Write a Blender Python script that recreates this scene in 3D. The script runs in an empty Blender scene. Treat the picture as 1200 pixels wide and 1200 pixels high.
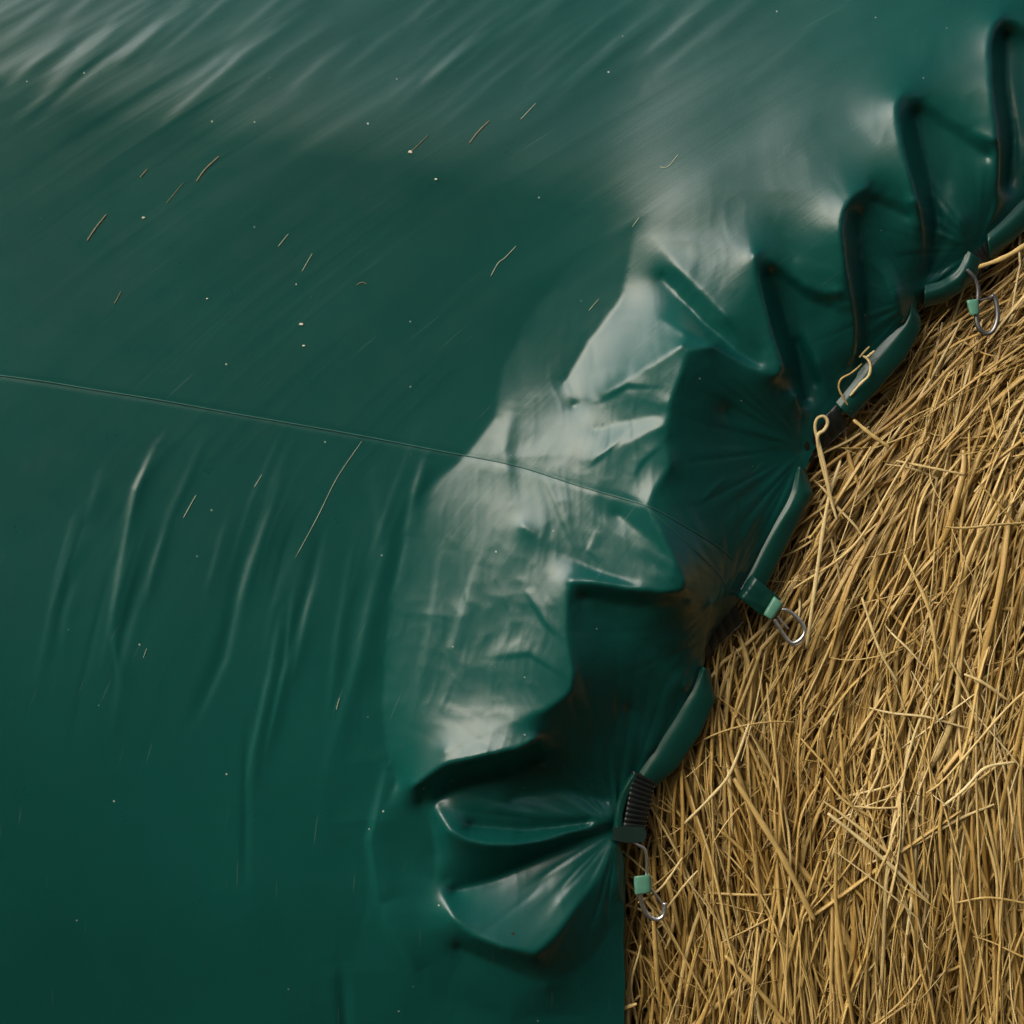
import bpy, math, random
import numpy as np
from mathutils import Matrix, Vector

RNG = np.random.default_rng(11)
random.seed(5)
scene = bpy.context.scene
COL = scene.collection

# ------------------------------------------------------------------ frame
# Working plane: X to the right, Y down the flank of the bale, z out of it, in
# millimetres; the flank of the round bale leans out, so its normal dips by ELEV.
D = 2600.0
ELEV = math.radians(-21)
CENTRE = Vector((0.0, 0.0, 1.15))
AX = Vector((1, 0, 0))
AY = Vector((0, math.sin(ELEV), math.cos(ELEV)))
AZ = Vector((0, -math.cos(ELEV), math.sin(ELEV)))
BASIS = np.array([AX, AY, AZ])


def world(X, Y, z):
    X, Y, z = np.broadcast_arrays(np.asarray(X, float), np.asarray(Y, float), np.asarray(z, float))
    k = (D - z) / D
    loc = np.stack([(X - 600) * k, (600 - Y) * k, z], -1) / 1000.0
    return loc @ BASIS + np.array(CENTRE)


# ------------------------------------------------------------------ noise
TAB = RNG.random((256, 256))


def vnoise(u, v, seed=0):
    u = np.asarray(u, float) + seed * 17.31
    v = np.asarray(v, float) + seed * 9.73
    iu, iv = np.floor(u).astype(int), np.floor(v).astype(int)
    fu, fv = u - iu, v - iv
    fu = fu * fu * fu * (fu * (fu * 6 - 15) + 10)
    fv = fv * fv * fv * (fv * (fv * 6 - 15) + 10)
    a, b = TAB[iu & 255, iv & 255], TAB[(iu + 1) & 255, iv & 255]
    c, d = TAB[iu & 255, (iv + 1) & 255], TAB[(iu + 1) & 255, (iv + 1) & 255]
    return (a + (b - a) * fu) * (1 - fv) + (c + (d - c) * fu) * fv


def sstep(a, b, x):
    t = np.clip((x - a) / (b - a), 0, 1)
    return t * t * (3 - 2 * t)


def poly(pts, key):
    p = sorted(pts, key=lambda q: q[key])
    return np.array([q[key] for q in p], float), np.array([q[1 - key] for q in p], float)


# the sheet's own edge, x for each y (it runs under the hem pieces)
EDGE = [(731, 1900), (731, 1200), (732.5, 1150), (730, 1100), (732, 1050), (730.5, 1005), (726, 985), (735, 950), (752, 915), (762, 900), (785, 870),
        (803, 840), (822, 800), (826, 775), (826, 760), (836, 740), (850, 722), (866, 704), (874, 690), (886, 670),
        (902, 640), (920, 610), (936, 580), (941, 555), (946, 545), (952, 530), (966, 510), (983, 490), (996, 470),
        (1018, 440), (1042, 410), (1062, 385), (1072, 365), (1077, 350), (1088, 342), (1108, 330), (1130, 315),
        (1146, 300), (1157, 290), (1172, 275), (1190, 255), (1208, 240), (1250, 200), (1370, 100), (1500, 0),
        (1900, -300)]
EY, EX = poly(EDGE, 1)


def edge_x(y):
    return np.minimum(np.interp(y, EY, EX), 1600)


# left limit of the folds: beyond it the sheet lies tight on the bale
LIMIT = [(1060, -900), (760, -60), (740, 60), (725, 160), (700, 240), (670, 310), (620, 370), (590, 430), (580, 490), (545, 535), (498, 575), (478, 610),
         (469, 660), (456, 740), (449, 830), (456, 880), (468, 915), (440, 965), (430, 1000), (430, 1060), (420, 1100),
         (400, 1200), (400, 1900)]
LY, LX = poly(LIMIT, 1)

HEMZ = -28.0
FOLDS = [
    # right crest of the shiny bulge above the seam
    [(838, 405, 62), (806, 410, 66), (797, 440, 66), (785, 470, 64), (780, 520, 62), (786, 545, 62), (766, 575, 60), (757, 592, 60)],
    [(672, 476, 13), (720, 455, 38), (770, 425, 57), (800, 405, 66)],
    [(695, 503, 29), (730, 495, 42), (772, 487, 58)],
    [(680, 545, 34), (715, 528, 46), (775, 500, 63)],
    [(745, 262, 4), (735, 310, 5), (728, 350, 6), (690, 400, 6), (660, 450, 7)],
    # first tongue
    [(757, 592, 60), (775, 625, 60), (790, 655, 58), (803, 683, 55)],
    [(804, 690, 53), (780, 694, 55), (740, 690, 55), (700, 683, 53), (667, 681, 49)],
    [(690, 600, 40), (750, 645, 51), (790, 677, 56)],
    [(722, 602, 43), (766, 635, 54), (790, 668, 57)],
    [(612, 616, 31), (650, 645, 35), (700, 670, 43), (745, 684, 52)],
    [(810, 708, 36), (772, 712, 36), (722, 708, 34), (682, 700, 36)],
    [(700, 712, 33), (750, 755, 18), (803, 805, -9)],
    [(735, 830, 2), (750, 860, -8), (765, 880, -17)],
    [(834, 706, 18), (829, 740, -4), (824, 765, -18)],
    # crest right of the shiny bulge below the seam
    [(665, 690, 47), (664, 740, 48), (672, 790, 51), (668, 812, 50), (640, 832, 49), (600, 848, 46)],
    # gathered folds at the lowest fastening
    [(483, 922, 22), (520, 896, 40), (560, 887, 50), (610, 878, 53), (628, 866, 52)],
    [(520, 882, 37), (580, 858, 45)],
    [(512, 938, 3), (530, 927, 5), (560, 918, 3), (600, 911, 1), (634, 892, 2)],
    [(600, 935, -6), (660, 925, -14), (712, 938, -24)],
    [(513, 938, 4), (514, 955, 13), (528, 975, 22), (548, 985, 24), (575, 990, 24), (605, 990, 20), (640, 984, 12), (680, 971, -2), (718, 962, -16)],
    [(575, 947, 5), (620, 955, 1), (670, 957, -6), (715, 955, -14)],
    [(550, 968, 5), (620, 974, -4), (690, 965, -17)],
    [(722, 972, -26), (690, 985, -20), (640, 1003, -12), (580, 1030, -8), (532, 1044, -2)],
    [(523, 1030, 1), (518, 1050, 9), (531, 1076, 24), (553, 1097, 29), (590, 1111, 32), (627, 1119, 29), (648, 1100, 22), (672, 1068, 12), (700, 1030, -4), (722, 992, -20)],
    [(640, 1040, 2), (670, 1012, -7), (705, 992, -18)],
    [(655, 1058, 10), (690, 1018, -6), (716, 993, -18)],
    [(536, 1110, 4), (588, 1132, 5), (640, 1156, 4), (690, 1130, -10), (722, 1080, -22)],
    [(722, 1010, -20), (724, 1040, -18), (722, 1060, -22)],
    [(500, 1170, 0), (600, 1190, -4), (700, 1190, -20)],
    [(493, 940, 1), (506, 960, 1), (511, 1000, 0), (508, 1030, 2)],
    # second tongue
    [(883, 298, 66), (888, 325, 64), (896, 355, 63), (906, 395, 60), (918, 432, 55)],
    [(917, 438, 53), (905, 441, 54), (870, 426, 54), (838, 405, 58), (803, 390, 56), (775, 374, 36)],
    [(768, 280, 16), (800, 320, 33), (850, 370, 53), (893, 412, 54)],
    [(775, 325, 14), (820, 375, 30), (860, 410, 43), (890, 428, 50)],
    [(850, 480, 30), (880, 530, 8), (895, 590, -10)],
    [(932, 462, 20), (940, 496, -14), (940, 530, -26)],
    [(903, 318, 36), (926, 335, 28), (950, 354, 24), (974, 362, 22)],
    [(1024, 236, 36), (1044, 245, 28), (1064, 254, 28)],
    [(1076, 130, 42), (1104, 150, 32), (1132, 168, 28), (1158, 184, 26)],
    [(1190, 44, 44), (1222, 58, 40)],
    [(902, 258, 45), (932, 304, 45)],
    # pleat pockets towards the upper corner
    [(883, 298, 66), (895, 299, 56), (920, 315, 46), (945, 335, 43), (968, 343, 45), (985, 342, 52)],
    [(902, 320, 34), (915, 354, 18), (928, 398, 2), (940, 442, -16), (945, 470, -24)],
    [(942, 384, 11), (959, 426, 4), (972, 466, -19)],
    [(932, 400, -4), (955, 450, -20)],
    [(1018, 218, 60), (1000, 228, 68), (988, 245, 72), (985, 270, 71), (990, 310, 62), (998, 350, 42), (1003, 385, 16), (1000, 420, -5)],
    [(1018, 218, 54), (1038, 225, 46), (1058, 234, 46), (1072, 236, 58)],
    [(1007, 250, 34), (1010, 292, 16), (1016, 340, -2), (1017, 390, -16), (1006, 430, -25)],
    [(1040, 300, 12), (1050, 345, 6), (1058, 376, -15)],
    [(1058, 109, 72), (1051, 116, 77), (1050, 130, 79), (1056, 165, 76), (1066, 205, 68), (1076, 240, 54), (1082, 280, 16), (1078, 320, -12)],
    [(1058, 109, 72), (1085, 118, 56), (1110, 135, 48), (1140, 152, 48), (1166, 165, 60)],
    [(1073, 134, 36), (1079, 170, 22), (1091, 214, 6), (1098, 260, -8), (1092, 320, -26)],
    [(1112, 210, 12), (1124, 258, 8), (1132, 296, -18)],
    [(1175, 18, 74), (1164, 26, 80), (1160, 55, 82), (1163, 105, 76), (1169, 160, 60), (1170, 200, 30), (1165, 260, -14)],
    [(1175, 18, 70), (1190, 24, 66), (1210, 36, 62), (1240, 55, 55), (1280, 70, 46)],
    [(1178, 40, 34), (1178, 100, 20), (1187, 160, -2), (1182, 220, -18)],
    [(1203, 120, 18), (1206, 170, 12), (1200, 228, -16)],
    [(1300, -90, 70), (1286, -70, 68), (1284, 0, 60), (1290, 70, 40), (1292, 130, -10)],
    [(1300, -90, 70), (1340, -60, 60), (1390, -40, 46)],
    [(1306, -60, 36), (1306, 20, 16), (1310, 100, -18)],
]
X0, Y0, X1, Y1 = -300, -300, 1620, 1500


def lift(x, y, z):
    k = 1.20 + 0.28 * min(1, max(0, (y - 540) / 120)) - 0.36 * min(1, max(0, (x - 830) / 60))
    return z * k if z > 0 else z


def solve():
    z = None
    for step in (16, 8, 4, 2):
        nx, ny = (X1 - X0) // step + 1, (Y1 - Y0) // step + 1
        xs, ys = X0 + step * np.arange(nx), Y0 + step * np.arange(ny)
        XX, YY = np.meshgrid(xs, ys)
        fix = np.zeros((ny, nx), bool)
        val = np.zeros((ny, nx))
        fix |= XX <= np.interp(YY, LY, LX)
        right = XX >= edge_x(YY)
        fix |= right
        val[right] = HEMZ
        acc, cnt = np.zeros((ny, nx)), np.zeros((ny, nx))
        for line in FOLDS:
            for (xa, ya, za), (xb, yb, zb) in zip(line[:-1], line[1:]):
                za, zb = lift(xa, ya, za), lift(xb, yb, zb)
                n = max(2, int(math.hypot(xb - xa, yb - ya) / step * 2))
                t = np.linspace(0, 1, n)
                i = np.rint((ya + (yb - ya) * t - Y0) / step).astype(int)
                j = np.rint((xa + (xb - xa) * t - X0) / step).astype(int)
                ok = (i >= 0) & (i < ny) & (j >= 0) & (j < nx)
                np.add.at(acc, (i[ok], j[ok]), (za + (zb - za) * t)[ok])
                np.add.at(cnt, (i[ok], j[ok]), 1)
        m = (cnt > 0) & ~right
        fix |= m
        val[m] = acc[m] / cnt[m]
        if z is None:
            z = np.zeros((ny, nx))
        else:
            z = np.repeat(np.repeat(z, 2, 0), 2, 1)[:ny, :nx]
            z = 0.25 * (z + np.roll(z, 1, 0) + np.roll(z, 1, 1) + np.roll(np.roll(z, 1, 0), 1, 1))
        z[fix] = val[fix]
        free = ~fix
        ii, jj = np.indices((ny, nx))
        red = free & ((ii + jj) % 2 == 0)
        blk = free & ((ii + jj) % 2 == 1)
        for it in range({16: 200, 8: 100, 4: 70, 2: 45}[step]):
            for msk in (red, blk):
                p = np.pad(z, 1, mode='edge')
                avg = 0.25 * (p[:-2, 1:-1] + p[2:, 1:-1] + p[1:-1, :-2] + p[1:-1, 2:])
                z = np.where(msk, z + 1.7 * (avg - z), z)
    return z


def blur(a, sigma):
    r = int(3 * sigma) + 1
    k = np.exp(-0.5 * (np.arange(-r, r + 1) / sigma) ** 2)
    k /= k.sum()
    n = a.shape
    for ax in (0, 1):
        p = np.pad(a, [(r, r) if q == ax else (0, 0) for q in (0, 1)], mode='edge')
        out = np.zeros_like(a)
        for q, w in enumerate(k):
            out += w * (p[q:q + n[0], :] if ax == 0 else p[:, q:q + n[1]])
        a = out
    return a


def seg_dist(XX, YY, line):
    """signed distance to a polyline and position 0..1 along it"""
    best = np.full(XX.shape, 1e9)
    side = np.zeros(XX.shape)
    pos = np.zeros(XX.shape)
    L = [math.hypot(b[0] - a[0], b[1] - a[1]) for a, b in zip(line[:-1], line[1:])]
    tot, run = sum(L), 0
    for (a, b), l in zip(zip(line[:-1], line[1:]), L):
        dx, dy = (b[0] - a[0]) / l, (b[1] - a[1]) / l
        s = np.clip((XX - a[0]) * dx + (YY - a[1]) * dy, 0, l)
        ex, ey = XX - a[0] - s * dx, YY - a[1] - s * dy
        d = np.hypot(ex, ey)
        near = d < best
        best = np.where(near, d, best)
        side = np.where(near, np.sign(dx * ey - dy * ex), side)
        pos = np.where(near, (run + s) / tot, pos)
        run += l
    return best, side, pos


# long slack wrinkles on the tight part: (line, height, width one side, width other side)
WRINKLES = [
    ([(185, 520), (160, 575), (147, 640), (134, 715), (132, 745)], 3.2, 5, 16),
    ([(133, 745), (138, 775), (140, 800)], 1.2, 4, 7),
    ([(330, 720), (318, 790), (298, 880), (290, 932)], 2.4, 5, 12),
    ([(345, 690), (336, 780), (312, 885)], 1.8, 4, 10),
    ([(290, 640), (262, 770), (228, 845)], -2.0, 12, 6),
    ([(378, 620), (362, 690), (330, 790)], -1.6, 10, 6),
    ([(440, 560), (452, 640), (420, 780), (385, 900)], 2.2, 10, 16),
    ([(415, 640), (398, 740), (385, 850)], 1.3, 6, 10),
    ([(290, 850), (288, 930), (287, 1040)], -1.3, 6, 6),
    ([(500, 535), (487, 580), (478, 630)], 2.4, 6, 12),
    ([(330, 560), (300, 650), (276, 720)], 1.2, 6, 12),
    ([(455, 900), (436, 985), (442, 1030), (447, 1060)], 4.5, 7, 30),
    ([(447, 1060), (468, 1100), (492, 1140)], 4.0, 8, 24),
    ([(400, 1130), (405, 1200), (402, 1290)], -3.0, 9, 9),
    ([(530, 1140), (580, 1170), (640, 1210)], 2.0, 16, 24),
    ([(600, 480), (590, 530), (600, 590)], 2.0, 10, 10),
    ([(520, 640), (505, 740), (480, 860)], 1.6, 6, 18),
    ([(560, 660), (530, 760), (540, 800)], 1.6, 5, 16),
    ([(615, 690), (640, 730), (655, 745)], 1.8, 3, 10),
    ([(575, 770), (620, 765), (660, 790)], 1.2, 3, 12),
    ([(690, 545), (720, 520), (735, 505)], 1.5, 3, 12),
    ([(700, 470), (735, 450), (765, 452)], 1.5, 3, 12),
    ([(740, 560), (752, 540), (775, 520)], 1.2, 3, 12),
    ([(640, 560), (660, 610), (680, 650)], 1.2, 4, 12),
    ([(700, 620), (690, 645), (705, 660)], 0.9, 3, 9),
    ([(860, 655), (880, 620), (890, 600)], 1.2, 4, 6),
    ([(1020, 300), (1040, 330), (1052, 372)], 3.0, 6, 10),
    ([(1085, 200), (1105, 250), (1118, 300)], 3.0, 6, 10),
    ([(1185, 70), (1192, 130), (1196, 200)], 3.0, 6, 8),
    ([(820, 590), (835, 575), (850, 560)], 1.0, 4, 4),
]


_r = random.Random(3)
WRINKLES = [(l, a, wa * 0.75, wb * 0.8) for l, a, wa, wb in WRINKLES]
for _k in range(34):
    _x, _y, _l = _r.uniform(60, 470), _r.uniform(500, 700), _r.uniform(60, 210)
    _s = 0.42 - 0.30 * (_y - 500) / 300
    WRINKLES.append(([(_x + _s * _l * 0.5, _y), (_x + _r.uniform(-4, 4), _y + _l * 0.5), (_x - _s * _l * 0.4, _y + _l)],
                     _r.choice([-1, 1, 1]) * _r.uniform(0.35, 1.0), _r.uniform(2.2, 4.5), _r.uniform(5, 12)))
for _k in range(46):
    _x, _y, _l = _r.uniform(-20, 900), _r.uniform(-30, 75), _r.uniform(80, 230)
    WRINKLES.append(([(_x + _l * 0.85, _y - _l * 0.30), (_x + _l * 0.42, _y), (_x, _y + _l * 0.36)],
                     _r.uniform(0.5, 1.3), _r.uniform(3, 6), _r.uniform(6, 14)))


def macro(X, Y):
    Y = np.asarray(Y, float)
    X = np.asarray(X, float)
    t = np.maximum(0, 120 + 0.18 * np.clip(X, -300, 1300) - Y)
    b = np.maximum(0, Y - 700)
    r = np.maximum(0, X - 1000)
    return -0.37 * (t + 110 * (np.exp(-t / 110) - 1)) - 0.30 / 500 * b * b / 2 - 0.22 / 400 * r * r / 2


def streak_c(X, Y):
    # a coordinate constant along the long stretch lines that wrap round the bale
    Yc = np.clip(Y, -700, 1050)
    f = -1.85 * Yc + 1.85 / (2 * 1050) * Yc ** 2
    return X - f


SEAM = [(-690, 395), (-300, 412), (0, 440), (130, 460), (290, 487), (400, 507), (510, 527), (600, 545), (680, 570), (757, 592), (800, 615), (840, 640), (858, 655)]


def build_height():
    z = solve()
    step = 2
    xs, ys = X0 + step * np.arange(z.shape[1]), Y0 + step * np.arange(z.shape[0])
    XX, YY = np.meshgrid(xs, ys)
    hard, mid, soft = blur(z, 0.7), blur(z, 1.15), blur(z, 14.0)
    # how crisp each place is
    to_edge = edge_x(YY) - XX
    m_soft = np.clip(sstep(340, 240, YY) * sstep(290, 400, to_edge) + sstep(430, 510, to_edge) * sstep(620, 560, YY), 0, 1)
    m_soft = np.maximum(m_soft, sstep(1090, 1180, YY) * sstep(150, 250, to_edge))
    h = mid * (1 - m_soft) + soft * m_soft
    m_hard = sstep(70, 30, to_edge) * 0.6
    h = h * (1 - m_hard) + hard * m_hard
    for line, amp, wa, wb in WRINKLES:
        xa, xb = min(p[0] for p in line) - 90, max(p[0] for p in line) + 90
        ya, yb = min(p[1] for p in line) - 90, max(p[1] for p in line) + 90
        sl = (slice(max(0, int((ya - Y0) / 2)), int((yb - Y0) / 2)), slice(max(0, int((xa - X0) / 2)), int((xb - X0) / 2)))
        d, s, t = seg_dist(XX[sl], YY[sl], line)
        w = np.where(s > 0, wa, wb)
        h[sl] += amp * np.exp(-(d / w) ** 2 * 0.8) * np.sin(np.pi * np.clip(t, 0.02, 0.98)) ** 0.6
    d, s, t = seg_dist(XX, YY, SEAM)
    h += 0.45 * np.exp(-d / 26) * np.where(s > 0, sstep(0, 4, d), 0) * sstep(880, 780, XX) - 0.35 * np.exp(-(d / 4) ** 2)
    # stretch lines over the tight part
    c = streak_c(XX, YY)
    tight = sstep(60, 260, to_edge - 120)
    s1 = vnoise(c / 58, YY / 330, 1) - 0.5
    s2 = np.abs(vnoise(c / 30, YY / 190, 2) - 0.5)
    s3 = vnoise(c / 9, YY / 120, 3) - 0.5
    fade = 0.35 + 0.65 * sstep(0.35, 0.7, vnoise(XX / 260, YY / 200, 4))
    top = sstep(260, 60, YY)
    h += tight * (1.5 * s1 - 1.1 * s2 * fade + 0.10 * s3 * fade) * (0.28 + 1.0 * top) * (1 - 0.75 * sstep(850, 1050, YY))
    # slack crumple on the shiny bulges
    bul = np.exp(-(((XX - 600) / 150) ** 2 + ((YY - 760) / 150) ** 2)) + np.exp(-(((XX - 720) / 110) ** 2 + ((YY - 520) / 120) ** 2)) \
        + 0.5 * np.exp(-(((XX - 830) / 80) ** 2 + ((YY - 340) / 80) ** 2))
    wx, wy = XX + 26 * vnoise(XX / 60, YY / 60, 8), YY + 26 * vnoise(XX / 60, YY / 60, 9)
    q = np.abs(vnoise(wx / 34, wy / 80, 5) - 0.5) * 2.0 + np.abs(vnoise(wx / 16, wy / 40, 6) - 0.5) * 1.6 + np.abs(vnoise(wx / 8, wy / 22, 7) - 0.5) * 0.6
    h -= np.clip(bul, 0, 1) * q
    # taut lines running out from each gather
    for gx, gy, reach, amp, fr in ((724, 972, 150, 3.4, 9), (838, 742, 110, 2.2, 7), (856, 690, 90, 1.6, 9), (944, 525, 120, 2.4, 8), (1074, 350, 110, 2.2, 8), (1146, 292, 110, 2.4, 8)):
        rr_, th_ = np.hypot(XX - gx, YY - gy), np.arctan2(YY - gy, XX - gx)
        th_ = np.where(th_ < 0, th_ + 2 * np.pi, th_)
        nz = np.abs(vnoise(th_ * fr, rr_ / 120, 70 + gx) - 0.5) * 2 - 0.5
        h += amp * nz * sstep(4, 45, rr_) * np.exp(-(rr_ / reach) ** 2)
    fold = sstep(420, 330, to_edge) * sstep(8, 40, to_edge)
    h -= fold * (np.abs(vnoise(wx / 70, wy / 62, 12) - 0.5) * 2.2 + np.abs(vnoise(wx / 26, wy / 30, 13) - 0.5) * 0.6)
    # slow unevenness everywhere
    h += (1.5 + 3 * sstep(520, 420, to_edge)) * (vnoise(XX / 170, YY / 210, 10) - 0.5) * sstep(40, 160, to_edge)
    h += (0.3 + 1.3 * sstep(520, 420, to_edge)) * (vnoise(XX / 60, YY / 75, 11) - 0.5) * sstep(20, 90, to_edge)
    return h


HF = build_height()


def sheet_z(X, Y):
    """height of the sheet, macro shape included"""
    X, Y = np.asarray(X, float), np.asarray(Y, float)
    u = np.clip((X - X0) / 2, 0, HF.shape[1] - 1.001)
    v = np.clip((Y - Y0) / 2, 0, HF.shape[0] - 1.001)
    i, j = v.astype(int), u.astype(int)
    fu, fv = u - j, v - i
    h = (HF[i, j] * (1 - fu) + HF[i, j + 1] * fu) * (1 - fv) + (HF[i + 1, j] * (1 - fu) + HF[i + 1, j + 1] * fu) * fv
    return h + macro(X, Y)


STRAW_TOP = -48.0


def straw_z(X, Y):
    return STRAW_TOP + macro(X, Y) + 14 * (vnoise(np.asarray(X) / 120, np.asarray(Y) / 190, 20) - 0.5)


# ------------------------------------------------------------------ object helpers
def link_mesh(name, verts, faces, mat, parent=None, origin=None, smooth=True):
    verts = np.asarray(verts, float).reshape(-1, 3)
    o = np.array(origin if origin is not None else (parent['_o'] if parent is not None and '_o' in parent else (0, 0, 0)), float)
    me = bpy.data.meshes.new(name)
    v = (verts - o).astype(np.float32)
    if isinstance(faces, np.ndarray):
        n, k = faces.shape
        me.vertices.add(len(v))
        me.vertices.foreach_set('co', v.ravel())
        me.loops.add(n * k)
        me.loops.foreach_set('vertex_index', faces.astype(np.int32).ravel())
        me.polygons.add(n)
        me.polygons.foreach_set('loop_start', np.arange(0, n * k, k, dtype=np.int32))
        me.update(calc_edges=True)
    else:
        me.from_pydata(v.tolist(), [], faces)
        me.update()
    me.polygons.foreach_set('use_smooth', [smooth] * len(me.polygons))
    me.materials.append(mat)
    ob = bpy.data.objects.new(name, me)
    COL.objects.link(ob)
    if parent is not None:
        ob.parent = parent
    else:
        ob.location = o
    return ob


def empty(name, at):
    e = bpy.data.objects.new(name, None)
    e.location = at
    e.empty_display_size = 0.05
    COL.objects.link(e)
    e['_o'] = list(at)
    return e


def tag(o, label=None, cat=None, group=None, kind=None):
    for k, v in (('label', label), ('category', cat), ('group', group), ('kind', kind)):
        if v:
            o[k] = v
    return o


def smooth_line(pts, n):
    """Catmull-Rom through pts, n samples, even in length"""
    p = np.asarray(pts, float)
    q = np.vstack([2 * p[0] - p[1], p, 2 * p[-1] - p[-2]])
    out = []
    for i in range(1, len(q) - 2):
        t = np.linspace(0, 1, 24, endpoint=False)[:, None]
        a, b, c, d = q[i - 1], q[i], q[i + 1], q[i + 2]
        out.append(0.5 * (2 * b + (c - a) * t + (2 * a - 5 * b + 4 * c - d) * t ** 2 + (3 * b - a - 3 * c + d) * t ** 3))
    out.append(p[-1:])
    c = np.vstack(out)
    s = np.r_[0, np.cumsum(np.linalg.norm(np.diff(c, axis=0), axis=1))]
    u = np.linspace(0, s[-1], n)
    return np.stack([np.interp(u, s, c[:, k]) for k in range(c.shape[1])], -1)


def tube(path, radius, sides=8, flat=1.0, closed=False, up=None):
    """path in world space (n,3); radius scalar or (n,) in metres; flat squeezes it across up"""
    p = np.asarray(path, float)
    n = len(p)
    r = np.broadcast_to(np.asarray(radius, float), (n,))
    if closed:
        T = np.roll(p, -1, 0) - np.roll(p, 1, 0)
    else:
        T = np.gradient(p, axis=0)
    T /= np.linalg.norm(T, axis=1)[:, None] + 1e-12
    U0 = np.array(AZ if up is None else up)
    S = np.cross(T, U0)
    S /= np.linalg.norm(S, axis=1)[:, None] + 1e-9
    U = np.cross(S, T)
    a = 2 * np.pi * np.arange(sides) / sides
    V = p[:, None] + (S[:, None] * np.cos(a)[None, :, None] + U[:, None] * (flat * np.sin(a))[None, :, None]) * r[:, None, None]
    F = []
    m = n if closed else n - 1
    for i in range(m):
        for k in range(sides):
            i2, k2 = (i + 1) % n, (k + 1) % sides
            F.append((i * sides + k, i * sides + k2, i2 * sides + k2, i2 * sides + k))
    if not closed:
        F.append(tuple(range(sides))[::-1])
        F.append(tuple((n - 1) * sides + k for k in range(sides)))
    return V.reshape(-1, 3), F


def join(parts):
    V, F, o = [], [], 0
    for v, f in parts:
        v = np.asarray(v).reshape(-1, 3)
        V.append(v)
        F += [tuple(int(q) + o for q in g) for g in f]
        o += len(v)
    return np.vstack(V), F


# ------------------------------------------------------------------ materials
def new_mat(name):
    m = bpy.data.materials.new(name)
    m.use_nodes = True
    nt = m.node_tree
    return m, nt, nt.nodes['Principled BSDF'], nt.nodes, nt.links


def noise_node(N, L, vec, scale, detail=3, rough=0.55):
    n = N.new('ShaderNodeTexNoise')
    n.inputs['Scale'].default_value = scale
    n.inputs['Detail'].default_value = detail
    n.inputs['Roughness'].default_value = rough
    L.new(vec, n.inputs['Vector'])
    return n


def ramp(N, L, src, stops):
    r = N.new('ShaderNodeValToRGB')
    el = r.color_ramp.elements
    while len(el) < len(stops):
        el.new(0.5)
    for e, (p, c) in zip(el, stops):
        e.position = p
        e.color = c if len(c) == 4 else (*c, 1)
    L.new(src, r.inputs['Fac'])
    return r


GREEN = (0.0022, 0.053, 0.043)


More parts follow.
